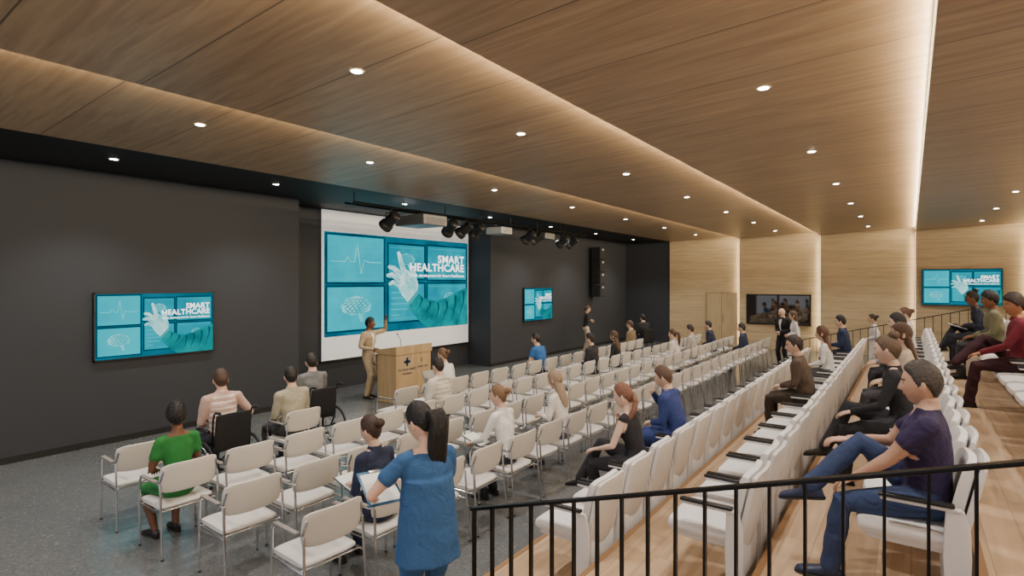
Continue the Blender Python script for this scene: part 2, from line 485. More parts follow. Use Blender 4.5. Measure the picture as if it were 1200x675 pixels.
    if fem and sleeve != 'long': neck = .495
    sl[tor & (tt > neck)] = iS
    if jacket:
        sl[tor & (tt > .14) & (tt <= neck+.01) & (fwd > .02) & (np.abs(rel[:, 0]) < .015+.09*(tt-.14))] = iJ
    else:
        sl[tor & (tt > neck-.06) & (fwd > .03) & (np.abs(rel[:, 0]) < .45*(tt-neck+.07))] = iS
    if stripe:
        iX = G.slot(cloth(stripe))
        sl[tor & (sl == iT) & (np.sin(tt*95) > .45)] = iX
    for k, (a, b, ra, lb, sd) in enumerate(segs):
        q = w == k+1
        if lb == 'ua': sl[q] = iT if sleeve == 'long' else iS; sl[q & (tt < (.62 if sleeve == 'short' else (.06 if sleeve == 'none' else 2)))] = iT
        if lb == 'fa': sl[q] = iT if sleeve == 'long' else iS
        if lb == 'thigh':
            sl[q] = iT if dress else iB
            if tunic: sl[q & (tt < tunic)] = iT
        if lb == 'shin':
            sl[q] = iB if legs == 'long' else iS
            if tunic > 1: sl[q & (tt < tunic-1)] = iT
            if dress: sl[q & (tt < .08)] = iT
    G.add((co2, fs), list(sl))
    c, uu, f = sp(.58); hp = radians(hpitch); hy = radians(hyaw)
    Rm = Matrix.Rotation(hy, 3, 'Z')@Matrix.Rotation(-hp, 3, 'X')
    hc = c+V((0, .018, 0))+Rm@V((0, .012, .098))
    head(G, hc, Rm, SK, HA, style, fem)
    if jacket or sleeve == 'long':
        c, uu, f = sp(.53); xx = f.cross(uu)
        rw = .064 if fem else .075
        G.add(loft([(c-uu*.03, xx, f, rw*1.3, rw*1.15), (c, xx, f, rw, rw*.98), (c+uu*.016, xx, f, rw*.97, rw*.95), (c+uu*.015, xx, f, rw*.8, rw*.8)], 20), TOP)
    if prop:
        prop(G, P, wrists)
    o = G.obj(name, True, None, loc, radians(rz)); o.scale = (s, s, s)
    NP += 1
    return o

def notebook(col='#e9e7e0'):
    def f(G, P, w):
        c = (w[-1]+w[1])/2+V((0, .10, -.03))
        t = box((-.11, -.15, -.006), (.11, .15, .006), .003)
        M3 = Matrix.Rotation(radians(18), 3, 'X')
        G.add(([c+M3@V(v) for v in t[0]], t[1]), mat('clipboard_board', '#3b4a58', .5))
        t = box((-.10, -.14, .006), (.10, .14, .010))
        G.add(([c+M3@V(v) for v in t[0]], t[1]), mat('paper', col, .8))
    return f
def laptop():
    def f(G, P, w):
        c = (w[-1]+w[1])/2+V((0, .10, -.03))
        G.add(box(c+V((-.16, -.11, -.008)), c+V((.16, .11, .008)), .004), mat('laptop_shell', '#9a9ca0', .35, .6))
        G.add(([c+V((0, .11, 0))+Matrix.Rotation(radians(-20), 3, 'X')@V(v) for v in box((-.16, -.006, 0), (.16, .006, .21), .003)[0]], box((-.16, -.006, 0), (.16, .006, .21), .003)[1]), mat('laptop_shell', '#9a9ca0', .35, .6))
    return f

R1, R2, R3, R4 = -6.72, -5.75, -4.76, -3.74
PITCH = .62; YR = [2.47, 2.47, 2.56, 2.62]
def cy(r, y): return YR[r]+PITCH*round((y-YR[r])/PITCH)
TP = .61; TY0 = 4.0
TX = [-2.22, -1.12, -.0, 1.08, 2.16, 3.26]; TZ = [.14, .42, .70, .98, 1.26, 1.54]
TE = [-2.78]+[TX[i]-.78 for i in range(1, 6)]
def ty(y): return TY0+TP*round((y-TY0)/TP)
occ = {}
WHT = '#e2e2e0'; NAVY = '#1c2540'
def seatp(name, row, y, **k):
    yy = cy(row, y); occ[(row, round(yy, 2))] = 1
    return person(name, ([R1, R2, R3, R4][row]+0.0, yy, 0), **k)
def tierp(name, row, y, dx=0., **k):
    yy = ty(y)
    return person(name, (TX[row]+dx, yy, TZ[row]), seat=.465, **k)

seatp('seated_woman_green_dress', 1, 2.4, fem=True, s=.96, lean=2, hair='#120d0c', style='curly', skin='#6b4530', top='#1c7030', bot='#1c7030', sleeve='short', legs='bare', dress=True, shoes='#1a1012', vox=.011, L='lap', R='lap', feet='tuck', hyaw=-20)
seatp('seated_man', 0, 4.3, lean=4, hair='#1d1611', top='#a39d8a', bot='#3a3a3a', vox=.012, hyaw=-25, hpitch=8)
seatp('seated_man', 1, 5.9, lean=6, hair='#2c2018', top='#d2ccc0', bot='#3b3f4a', stripe='#b0a89c', vox=.013, hyaw=-10, prop=notebook())
seatp('seated_woman', 0, 7.5, fem=True, s=.96, lean=16, hair='#8a6238', style='bun', top=WHT, bot=WHT, vox=.014, L='write', R='write', prop=laptop(), hyaw=10)
seatp('seated_woman', 3, 3.3, fem=True, s=.97, lean=9, hair='#4a2d1c', style='bun', top=NAVY, bot=NAVY, vox=.011, L='write', R='write', prop=notebook(), hpitch=10, hyaw=10)
seatp('seated_woman', 3, 4.95, fem=True, s=.96, lean=10, hair='#9a7044', style='bun', top=WHT, bot='#22262e', vox=.012, L='knee', R='write', prop=notebook(), feet='tuck', hyaw=20)
seatp('seated_woman', 3, 6.5, fem=True, s=.97, lean=8, hair='#c0a080', style='long', top='#e2ddd6', bot='#5a5a60', vox=.012, L='write', R='write', hpitch=12)
seatp('seated_man', 1, 11.3, lean=8, hair='#2b211a', top='#26262a', bot='#26262a', jacket=WHT)
seatp('seated_woman', 1, 12.3, fem=True, s=.96, lean=8, hair='#6a4526', style='long', top='#1e1e22', bot='#1e1e22')
seatp('seated_man', 0, 10.7, lean=18, hair='#2b1c12', top='#2a62a4', bot='#2a3140', sleeve='short', feet='tuck', R='write', L='knee', hyaw=10)
seatp('seated_woman', 2, 13.6, fem=True, s=.96, lean=10, hair='#6a3d22', style='ponytail', top='#d9cfd0', bot='#b9b3b3')
seatp('seated_man', 2, 14.9, lean=5, hair='#3a291c', top='#a9a6a0', bot='#2a2a30')
seatp('seated_man', 2, 16.8, lean=12, hair='#2a1d14', top='#1d2440', bot='#1d2440', jacket=WHT)
seatp('seated_man', 3, 16.2, lean=5, hair='#2a1d14', top='#24304a', bot='#1d1f26')
seatp('seated_man', 0, 15.6, lean=5, hair='#5a4028', top='#7a6a52', bot='#2b2b30')
WC = [(-6.95, 3.5), (-7.4, 5.1), (-7.4, 18.0)]
person('wheelchair_user', (WC[0][0], WC[0][1], 0), seat=.5, lean=2, hair='#5a3a26', style='short', top='#bda097', bot='#3a3a44', stripe='#ddd2cc', vox=.012, R='armrest', L='lap', hyaw=-15)
person('wheelchair_user', (WC[1][0], WC[1][1], 0), seat=.5, lean=2, hair='#2a211c', top='#6d7074', bot='#33353a', vox=.013, hyaw=-20)
person('wheelchair_user', (WC[2][0], WC[2][1], 0), seat=.5, lean=2, rz=60, hair='#2a1c12', top='#24262c', bot='#2a3a5a')
# tier audience
tierp('seated_woman', 0, 5.25, fem=True, s=.97, lean=12, hair='#9a5c3a', style='braid', skin='#dab8a4', top='#1e1b22', bot='#232228', sleeve='none', vox=.010, L='knee', R=(.02, .22, 1.02), Rp=(1, .3, -1), RN=(0, -1, .2), feet='cross', hpitch=12, hyaw=10)
tierp('seated_man', 0, 6.4, lean=16, hair='#6e4a2e', style='short', top='#2a3a74', bot='#2a3a74', vox=.011, L='clasp', R=(.06, .33, 1.02), Rp=(1, .5, -1), RN=(-.6, -.8, 0), jacket=WHT, hpitch=14, hyaw=10, curl=.9)
tierp('seated_man', 1, 8.4, lean=14, hair='#3a281c', top='#55463a', bot='#33291f', jacket='#e6e2da', shoes='#3a2214', vox=.012, L='clasp', R='clasp', feet='flat', hyaw=15, curl=.9)
tierp('seated_woman', 1, 11.0, fem=True, s=.96, lean=8, hair='#7a4a28', style='long', top='#dcd9d6', bot='#44464e')
tierp('seated_man', 1, 13.8, lean=8, hair='#20160f', top='#1e2c4c', bot='#1e2233', jacket='#e6e2da', R='write', L='write', curl=.3)
tierp('seated_man', 2, 4.0, dx=.08, s=.955, lean=0, roll=0, hair='#4e4238', style='short', skin='#c49a82', top='#281c42', bot='#2c3c60', sleeve='short', feet='crosshigh', vox=.009, L=(-.13, .38, .66), R=(.12, .42, .84), shoes='#1b2745', hpitch=2, hyaw=0, fat=1.08, curl=.5)
tierp('seated_woman', 2, 6.0, dx=-.05, fem=True, s=.96, lean=10, hair='#7a5a3a', style='topbun', top='#1d1d22', bot='#1d1d22', vox=.011, feet='cross', hyaw=-8, L='knee', R='lap')
tierp('seated_woman', 2, 7.6, fem=True, s=.96, lean=6, hair='#6b4526', style='long', top='#c9b9a6', bot='#3a3a40', vox=.013, hyaw=10)
tierp('seated_man', 2, 9.6, lean=14, hair='#1c1511', style='short', top='#8f8f92', bot='#2c2c33', stripe='#55555c', L='knee', R='knee')
tierp('seated_woman', 2, 12.6, fem=True, s=.96, lean=6, hair='#7a5232', style='bun', top='#dad6d0', bot='#3a3a40')
tierp('seated_man', 3, 8.6, lean=5, hair='#3d2417', style='afro', skin='#b37a58', top='#6e1c2c', bot='#33121c', vox=.012, feet='crosshigh', L='knee', R='lap', hyaw=20, jacket='#e2d8d0', shoes='#18161a')
tierp('seated_man', 3, 11.2, lean=6, hair='#15100d', style='curly', skin='#8a5c40', top='#77755c', bot='#2a2c30', hyaw=10)
tierp('seated_woman', 3, 13.0, fem=True, lean=16, hair='#1c1310', style='topbun', skin='#7a4e36', top='#24283a', bot='#1b1d28', L='write', R='write', prop=notebook(), feet='cross')
# standing
def clip_prop(G, P, w):
    c = (w[-1]+w[1])/2+V((-.06, .10, 0))
    M3 = Matrix.Rotation(radians(25), 3, 'X')
    t = box((-.12, -.16, -.004), (.12, .16, .004), .002)
    G.add(([c+M3@V(v) for v in t[0]], t[1]), mat('clipboard_board', '#1f5f86', .4))
    t = box((-.105, -.145, .005), (.105, .13, .009))
    G.add(([c+M3@V(v) for v in t[0]], t[1]), mat('paper', '#e8e8e4', .8))
    t = box((-.04, .13, .004), (.04, .155, .016), .003)
    G.add(([c+M3@V(v) for v in t[0]], t[1]), mat('clip_steel', '#b0b0b0', .3, 1.))
person('nurse_in_blue_scrubs', (-2.36, 2.42, .14), rz=68, sit=False, s=.94, fem=True, lean=4, hair='#15100f', style='longtail', skin='#d4ae98', top='#2a5484', bot='#2a5484', sleeve='short', tunic=.42, vox=.009,
       L=(-.26, .30, 1.08), R=(.02, .31, 1.14), Lp=(-1, -.5, -.4), LN=(.3, 0, 1), RN=(0, .2, -1), hpitch=20, hyaw=22, prop=clip_prop, shoes='#e0e0e0', fat=1.14)
person('presenter_in_beige_suit', (-9.55, 7.95, 0), rz=-75, sit=False, lean=2, hair='#120d0b', skin='#6a4430', top='#a8967e', bot='#a8967e', jacket='#e8e4dc', shoes='#3a2416', vox=.012,
       L=(-.33, .22, 1.66), R=(.16, .22, 1.08), Lp=(-1, -.1, -.9), LN=(0, 1, .3), hyaw=25, hpitch=0, curl=.3)
person('standing_woman', (-9.3, 17.4, 0), rz=-50, sit=False, s=.97, fem=True, hair='#6a4a30', style='bun', top='#2a2c30', bot='#c2b3a0', L='fold', R='fold', shoes='#8a7060', jacket='#c8c0b4')
person('standing_man_dark_suit', (-3.0, 17.7, 0), rz=150, sit=False, s=1.01, style='bald', hair='#3a2a20', top='#1a1b20', bot='#1a1b20', jacket='#e8e8e8', L='front', R='front', curl=.8)
person('standing_doctor_white_coat', (-2.6, 17.15, 0), rz=110, sit=False, s=.98, fem=True, hair='#6a4a30', style='long', top='#e4dfe2', bot='#cfcfd4', tunic=1.25, L='front', R='front')
person('standing_doctor_white_coat', (-.75, 17.4, 0), rz=95, sit=False, s=.96, fem=True, hair='#3a2a1c', style='bun', top='#e4dfe2', bot='#cfcfd4', tunic=.9, L='front', R='front')
person('standing_man', (-4.45, 23.9, 0), rz=-160, sit=False, s=1.0, hair='#1c1412', top='#3a2c26', bot='#1c1d24', L='fold', R='fold')
person('standing_woman', (-3.5, 23.7, 0), rz=170, sit=False, s=.97, fem=True, hair='#3c2414', style='long', top='#5a4a42', bot='#1c1d24', L='fold', R='fold')

# ------------------------------------------------------------ chairs
CHROME = mat('chrome_tube', '#d2d2d4', .22, 1.)
UPH = mat('offwhite_upholstery', '#cdc9c5', .8, bump=.08, bscale=220., var=.05)
UPB = mat('offwhite_back_shell', '#c9c4be', .6, var=.04)
WHITE = mat('white_seat_shell', '#dcd9d8', .5, var=.03)
CUSH = mat('offwhite_cushion', '#dcd9d7', .75, bump=.08, bscale=160., var=.04)
BLACKP = mat('black_plastic', '#141416', .45)
BLKM = mat('black_metal', '#0f1012', .4, .6)

def chair_mesh():
    G = Geo()
    G.add(pad(0, .02, .435, .47, .45, .045, round_=.12), UPH)
    G.add(pad(0, -.265, .705, .50, .03, .28, bend=.05, tilt=radians(8), p=.5, round_=.22, nx=9), UPB)
    for s in (-1, 1):
        r = .0105
        G.add(tube([(s*.255, .20, 0.0), (s*.255, .20, .30), (s*.255, .195, .62), (s*.255, .17, .655), (s*.255, .12, .665), (s*.255, -.18, .665), (s*.25, -.225, .68), (s*.235, -.250, .78)], r, 8), CHROME)
        G.add(tube([(s*.262, -.30, 0.0), (s*.255, -.255, .40), (s*.253, -.24, .665)], r, 8), CHROME)
        G.add(tube([(s*.253, .20, .405), (s*.253, -.25, .405)], .009, 8), CHROME)
        G.add(box((s*.255-.020, -.16, .668), (s*.255+.020, .15, .686), .008), mat('armrest_pad', '#8c8580', .5))
        G.add(ball((s*.255, .20, .008), (.015, .015, .010), 6), BLACKP); G.add(ball((s*.262, -.30, .008), (.015, .015, .010), 6), BLACKP)
    G.add(tube([(-.253, .17, .405), (.253, .17, .405)], .009, 8), CHROME)
    G.add(tube([(-.253, -.2, .405), (.253, -.2, .405)], .009, 8), CHROME)
    return G.mesh('stacking_chair')
def seat_mesh():
    G = Geo()
    G.add(pad(0, .03, .415, .50, .47, .085, p=.5, round_=.08), CUSH)
    G.add(pad(0, .0, .36, .46, .42, .04, p=.4), WHITE)
    G.add(pad(0, -.238, .645, .44, .055, .41, bend=.025, tilt=radians(12), p=.45, round_=.14), CUSH)
    G.add(pad(0, -.278, .56, .45, .032, .60, bend=.025, tilt=radians(12), p=.35, round_=.12), WHITE)
    G.add(box((-.20, -.24, .0), (.20, -.185, .38), .015), WHITE)
    for s in (-1, 1):
        G.add(loft([(V((s*.27, -.2, .0)), V((0, 1, 0)), V((1, 0, 0)), .05, .014), (V((s*.27, -.2, .36)), V((0, 1, 0)), V((1, 0, 0)), .06, .014),
                    (V((s*.27, -.2, .50)), V((0, 1, 0)), V((1, 0, 0)), .055, .014), (V((s*.27, -.19, .60)), V((0, 1, 0)), V((1, 0, 0)), .04, .014)], 12, .5), WHITE)
        G.add(box((s*.27-.018, -.22, .59), (s*.27+.018, .14, .61), .008), WHITE)
        G.add(box((s*.27-.023, -.19, .61), (s*.27+.023, .15, .63), .008), BLACKP)
    return G.mesh('auditorium_seat')
CM = chair_mesh(); SM = seat_mesh()
rows = [R1, R2, R3, R4]
for r, X0 in enumerate(rows):
    n = 26 if r else 22
    for i in range(n):
        y = YR[r]+PITCH*i
        if r == 0:
            if abs(y-WC[0][1]) < .55 or abs(y-WC[1][1]) < .5: continue
        place(CM, 'stacking_chair', (X0+random.uniform(-.02, .02), y, 0), radians(90+random.uniform(-3, 3)) if (r, round(y, 2)) not in occ else radians(90))
for r in range(6):
    for i in range(18):
        place(SM, 'auditorium_seat', (TX[r], TY0+TP*i, TZ[r]), radians(90))

def wheelchair_mesh():
    G = Geo(); T = mat('wheel_tyre', '#16161a', .8); FR = mat('wheelchair_frame', '#2a2c30', .3, .8); SL = mat('black_sling', '#121317', .75, bump=.1, bscale=200)
    G.add(pad(0, .02, .47, .44, .44, .05), SL)
    G.add(pad(0, -.235, .70, .42, .03, .44, bend=-.02, tilt=radians(6), p=.45), SL)
    for s in (-1, 1):
        x = s*.29; c = V((x, -.12, .30)); N = 28
        for rr, tr, m in ((.285, .016, T), (.25, .008, CHROME)):
            xx = x if rr > .26 else x+s*.03
            pts = [(xx, -.12+rr*cos(2*pi*k/N), .302+rr*sin(2*pi*k/N)) for k in range(N+1)]
            G.add(tube(pts, tr, 8, False), m)
        for k in range(14):
            a = 2*pi*k/14; G.add(tube([c, (x, -.12+.27*cos(a), .30+.27*sin(a))], .0025, 5), CHROME)
        G.add(ball(c, .025, 8), FR)
        G.add(tube([(s*.23, -.33, .96), (s*.23, -.27, .94), (s*.23, -.24, .86), (s*.23, -.21, .45), (s*.23, -.12, .30)], .012, 8), FR)
        G.add(tube([(s*.23, -.40, .965), (s*.23, -.31, .96)], .018, 8), BLACKP)
        G.add(tube([(s*.23, -.22, .70), (s*.24, .12, .70), (s*.24, .20, .66), (s*.23, .24, .45), (s*.21, .36, .12)], .011, 8), FR)
        G.add(box((s*.24-.025, -.16, .705), (s*.24+.025, .12, .73), .01), BLACKP)
        G.add(tube([(s*.23, -.22, .44), (s*.23, .24, .44)], .011, 8), FR)
        G.add(tube([(s*.23, .20, .44), (s*.23, .20, .12)], .01, 8), FR)
        pts = [(s*.23, .20+.07*cos(2*pi*k/14), .08+.07*sin(2*pi*k/14)) for k in range(15)]
        G.add(tube(pts, .012, 6, False), T); G.add(ball((s*.23, .20, .08), .02, 6), FR)
        G.add(box((s*.13-.07, .34, .045), (s*.13+.07, .50, .06), .004), FR)
    G.add(tube([(-.29, -.12, .30), (.29, -.12, .30)], .012, 8), FR)
    G.add(tube([(-.23, .1, .43), (.23, -.05, .16)], .009, 8), FR); G.add(tube([(.23, .1, .43), (-.23, -.05, .16)], .009, 8), FR)
    return G.mesh('wheelchair')
WM = wheelchair_mesh()
place(WM, 'wheelchair', (WC[0][0], WC[0][1], 0), radians(90)); place(WM, 'wheelchair', (WC[1][0], WC[1][1], 0), radians(90)); place(WM, 'wheelchair', (WC[2][0], WC[2][1], 0), radians(60))

# ------------------------------------------------------------ room
YB = 22.6; YN = -2.6; XW = -10.1; XR = 7.2; ZC = 4.2
CEIL = wood('oak_ceiling', '#8c745a', '#b29a7a', 0, 1, 1.0, .014, .35, rough=.4, tone=.12)
BWALL = wood('oak_wall_panel', '#aa9878', '#c6b595', 0, 2, .30, .008, .65, rough=.55, tone=.1, gs=.9)
TIER = wood('oak_floor', '#9a7e60', '#c4a888', 1, 0, .18, .004, .5, blen=1.6, rough=.4, tone=.2)
DARK = mat('charcoal_wall_paint', '#2f333b', .75, bump=.05, bscale=120., var=.05)
BLKC = mat('black_ceiling_paint', '#0d0e11', .6, bump=.03, bscale=50.)

fm = bpy.data.materials.new('grey_terrazzo'); fm.use_nodes = True
nt = fm.node_tree; b = nt.nodes['Principled BSDF']; N = nt.nodes.new; Lk = nt.links.new
tc = N('ShaderNodeTexCoord'); vo = N('ShaderNodeTexVoronoi'); vo.inputs['Scale'].default_value = 60
Lk(tc.outputs['Object'], vo.inputs['Vector'])
rp = N('ShaderNodeValToRGB'); rp.color_ramp.interpolation = 'LINEAR'
e = rp.color_ramp.elements; e[0].position = 0; e[0].color = (*hx('#585b5d'), 1); e[1].position = 1.; e[1].color = (*hx('#8e9193'), 1)
x = e.new(.8); x.color = (*hx('#6e7173'), 1); x = e.new(.25); x.color = (*hx('#646769'), 1)
Lk(vo.outputs['Color'], rp.inputs[0])
no = N('ShaderNodeTexNoise'); no.inputs['Scale'].default_value = .7; Lk(tc.outputs['Object'], no.inputs['Vector'])
mx = N('ShaderNodeMix'); mx.data_type = 'RGBA'; mx.blend_type = 'MULTIPLY'; mx.inputs[0].default_value = .3
Lk(rp.outputs[0], mx.inputs[6]); Lk(no.outputs['Fac'], mx.inputs[7]); Lk(mx.outputs[2], b.inputs['Base Color'])
b.inputs['Roughness'].default_value = .2
G = Geo(); G.box((XW-1.1, YN, -.1), (XR, YB+2.6, 0), fm); G.obj('floor', False)

G = Geo(); NOSE = mat('step_nosing', '#8a6844', .5)
for i, z in enumerate(TZ):
    x0 = TE[i]
    x1 = TE[i+1] if i < 5 else XR-.02
    G.box((x0, YN+.2, 0.0), (x1, 15.3, z), TIER)
    G.box((x0-.012, YN+.2, z-.03), (x0+.03, 15.3, z+.003), NOSE)
    if i:
        G.box((x0-.34, .9, TZ[i-1]), (x0-.012, 2.75, TZ[i-1]+.14), TIER)
G.obj('seating_tier_platform', False)

def wallbox(name, a, b, m): G = Geo(); G.box(a, b, m); return G.obj(name, False)
RY0, RY1, RX = 6.63, 12.97, -10.98
wallbox('wall_left', (XW-.9, YN, 0), (XW, RY0, ZC), DARK)
wallbox('wall_left_recess', (RX-.1, RY0, 0), (RX, RY1, ZC), DARK)
wallbox('wall_left_rear', (XW-.9, RY1, 0), (XW, YB, ZC), DARK)
wallbox('wall_rear_dark', (XW, YB, 0), (-8.13, YB+.2, ZC), DARK)
wallbox('wall_right', (XR, YN, 0), (XR+.1, YB, 4.9), BWALL)
wallbox('baseboard_left', (XW, YN, 0), (XW+.015, RY0, .09), mat('baseboard_black', '#17181a', .5))
wallbox('baseboard_left_rear', (XW, RY1, 0), (XW+.015, YB, .09), mat('baseboard_black', '#17181a', .5))
wallbox('ceiling_black', (RX-.1, YN, ZC), (-8.13, YB, ZC+.1), BLKC)
EDG = [-8.13, -5.38, -2.62, .135, 2.89, 5.64, 8.4]
G = Geo(); RISE = .11
for a, b_ in zip(EDG[:-1], EDG[1:]):
    v = [(a, YN, ZC), (b_, YN, ZC+RISE), (b_, YB, ZC+RISE), (a, YB, ZC), (a, YN, ZC+.2), (b_, YN, ZC+.3), (b_, YB, ZC+.3), (a, YB, ZC+.2)]
    G.add((v, [(0, 3, 2, 1), (4, 5, 6, 7), (0, 1, 5, 4), (1, 2, 6, 5), (2, 3, 7, 6), (3, 0, 4, 7)]), CEIL)
G.obj('ceiling', False)
G = Geo()
for k, (a, b_) in enumerate(zip(EDG[:-1], EDG[1:])):
    ya, yb = YB-.05, YB+.06
    def seg(x0, x1, z0, z1):
        y0 = ya+(yb-ya)*(x0-a)/(b_-a); y1 = ya+(yb-ya)*(x1-a)/(b_-a)
        v = [(x0, y0, z0), (x1, y1, z0), (x1, YB+.3, z0), (x0, YB+.3, z0), (x0, y0, z1), (x1, y1, z1), (x1, YB+.3, z1), (x0, YB+.3, z1)]
        G.add((v, [(0, 3, 2, 1), (4, 5, 6, 7), (0, 1, 5, 4), (1, 2, 6, 5), (2, 3, 7, 6), (3, 0, 4, 7)]), BWALL)
    if k == 1:
        x0, x1 = -5.12, -2.92
        seg(a, x0, 0, 4.4); seg(x1, b_, 0, 4.4); seg(x0, x1, 0, .92); seg(x0, x1, 2.06, 4.4)
    else: seg(a, b_, 0, 4.4)
G.obj('wall_back', False)
G = Geo(); DM = wood('oak_door', '#aa9878', '#c2b08e', 2, 0, 5., .0, .6, rough=.5); GAP = mat('door_gap', '#5c4a34', .8)
G.box((-6.62, YB-.055, 0), (-5.47, YB-.0, 2.08), DM, .004)
for x in (-6.63, -5.47, -6.045): G.box((x, YB-.058, 0), (x+.012, YB-.02, 2.09), GAP)
G.box((-6.63, YB-.058, 2.08), (-5.46, YB-.02, 2.092), GAP)
G.add(tube([(-5.98, YB-.09, .95), (-5.98, YB-.09, 1.25)], .012, 8), CHROME)
G.add(tube([(-5.98, YB-.09, .97), (-5.98, YB-.05, .97)], .008, 8), CHROME); G.add(tube([(-5.98, YB-.09, 1.23), (-5.98, YB-.05, 1.23)], .008, 8), CHROME)
G.obj('door_1', False)
G = Geo(); FRM = mat('window_frame_dark', '#191512', .4)
x0, x1 = -5.12, -2.92
gm = bpy.data.materials.new('booth_glass'); gm.use_nodes = True; nt = gm.node_tree; nt.nodes.clear()
o_ = nt.nodes.new('ShaderNodeOutputMaterial'); mxx = nt.nodes.new('ShaderNodeMixShader'); mxx.inputs[0].default_value = .12
tr = nt.nodes.new('ShaderNodeBsdfTransparent'); tr.inputs[0].default_value = (.6, .55, .5, 1); gls = nt.nodes.new('ShaderNodeBsdfGlossy'); gls.inputs['Roughness'].default_value = .03
nt.links.new(tr.outputs[0], mxx.inputs[1]); nt.links.new(gls.outputs[0], mxx.inputs[2]); nt.links.new(mxx.outputs[0], o_.inputs[0])
G.box((x0, YB+.05, .92), (x1, YB+.06, 2.06), gm)
for a_, b2 in (((x0, YB-.06, .92), (x0+.05, YB+.08, 2.06)), ((x1-.05, YB-.06, .92), (x1, YB+.08, 2.06)), ((x0, YB-.06, .92), (x1, YB+.08, .97)), ((x0, YB-.06, 2.01), (x1, YB+.08, 2.06)), ((-4.05, YB-.03, .92), (-4.0, YB+.08, 2.06))):
    G.box(a_, b2, FRM)
G.obj('window_1', False)
G = Geo(); BW = mat('booth_wall_brown', '#5a4232', .8)
G.box((x0-.6, YB+2.4, 0), (x1+.6, YB+2.5, 2.6), BW); G.box((x0-.7, YB+.3, 0), (x0-.6, YB+2.5, 2.6), BW); G.box((x1+.6, YB+.3, 0), (x1+.7, YB+2.5, 2.6), BW); G.box((x0-.7, YB+.3, 2.5), (x1+.7, YB+2.5, 2.6), BW)
for k in range(3):
    G.box((x0+.1+k*.75, YB+2.33, 1.2), (x0+.65+k*.75, YB+2.39, 1.9), mat('booth_panel', '#2c2018', .6), .01)
G.obj('wall_control_booth', False)

# ------------------------------------------------------------ slide
def text_geo(body, size, x, y, align='RIGHT', off=0., spacing=1.):
    cu = bpy.data.curves.new('t', 'FONT'); cu.body = body; cu.size = size; cu.align_x = align; cu.offset = off; cu.space_character = spacing
    cu.resolution_u = 3
    o = bpy.data.objects.new('t', cu); COL.objects.link(o)
    dg = bpy.context.evaluated_depsgraph_get(); ev = o.evaluated_get(dg); me = ev.to_mesh()
    vs = [(v.co.x+x, v.co.y+y) for v in me.vertices]; fs = [tuple(p.vertices) for p in me.polygons]
    ev.to_mesh_clear(); bpy.data.objects.remove(o); bpy.data.curves.remove(cu)
    return vs, fs
def poly(p): return p, [tuple(range(len(p)))]
def rect(a, b, c, d): return poly([(a, b), (c, b), (c, d), (a, d)])
def caps(p, q, r0, r1, n=8):
    a = math.atan2(q[1]-p[1], q[0]-p[0]); o = []
    for i in range(n+1):
        t = a+pi/2+pi*i/n; o.append((p[0]+r0*cos(t), p[1]+r0*sin(t)))
    for i in range(n+1):
        t = a-pi/2+pi*i/n; o.append((q[0]+r1*cos(t), q[1]+r1*sin(t)))
    return poly(o)
def line2(pts, w):
    vs, fs = [], []
    for p, q in zip(pts[:-1], pts[1:]):
        dx, dy = q[0]-p[0], q[1]-p[1]; l = sqrt(dx*dx+dy*dy); nx, ny = -dy/l*w, dx/l*w; o = len(vs)
        vs += [(p[0]+nx, p[1]+ny), (p[0]-nx, p[1]-ny), (q[0]-nx, q[1]-ny), (q[0]+nx, q[1]+ny)]; fs.append((o, o+1, o+2, o+3))
    return vs, fs
ES = 1.3
bgm = emit('slide_teal', '#007088', ES, '#00566a', 1.2); t1 = emit('slide_cyan', '#00a8bc', ES, '#0cbccc', 1.5); t2 = emit('slide_mid', '#00849a', ES, '#00a0b2', 1.5); t3 = emit('slide_pale', '#84e2e6', ES, '#3cc4cc', 4.)
hw = emit('slide_glove', '#dcfaf8', ES, '#7fd0d2', 5.); sv = emit('slide_sleeve', '#0a8e90', ES, '#00666e', 3.); sd_ = emit('slide_sleeve_dark', '#044a52', ES); dk = emit('slide_dark', '#004656', ES, '#003040', 2.); tx = emit('slide_white', '#ffffff', ES*1.6)
gl2 = emit('slide_glove_shadow', '#36a0a6', ES); gln = emit('slide_grid', '#28b8c4', ES)
SL = []
W_ = 1.78
SL.append((rect(0, 0, W_, 1), bgm, 0))
for (a, b_, c, d, m) in ((.03, .52, .62, .97, t1), (.68, .56, 1.13, .92, t2), (1.18, .55, 1.75, .93, t2), (.03, .05, .62, .47, t1), (.68, .10, 1.13, .50, t2), (1.18, .08, 1.75, .50, t2)):
    SL.append((rect(a-.02, b_-.02, c+.02, d+.02), dk, 1)); SL.append((rect(a, b_, c, d), m, 2))
    SL.append((line2([(a+.02, d-.03), (c-.02, d-.03)], .002), gln, 3)); SL.append((line2([(a+.02, b_+.03), (c-.02, b_+.03)], .002), gln, 3))
for k in range(12): SL.append((line2([(.05+.05*k, .54), (.05+.05*k, .93)], .0012), gln, 3))
for k in range(7): SL.append((line2([(.05, .56+.055*k), (.6, .56+.055*k)], .0012), gln, 3))
SL.append((line2([(.06, .72), (.2, .72), (.23, .77), (.26, .72), (.30, .72), (.33, .90), (.37, .60), (.40, .74), (.45, .72), (.59, .72)], .004), t3, 4))
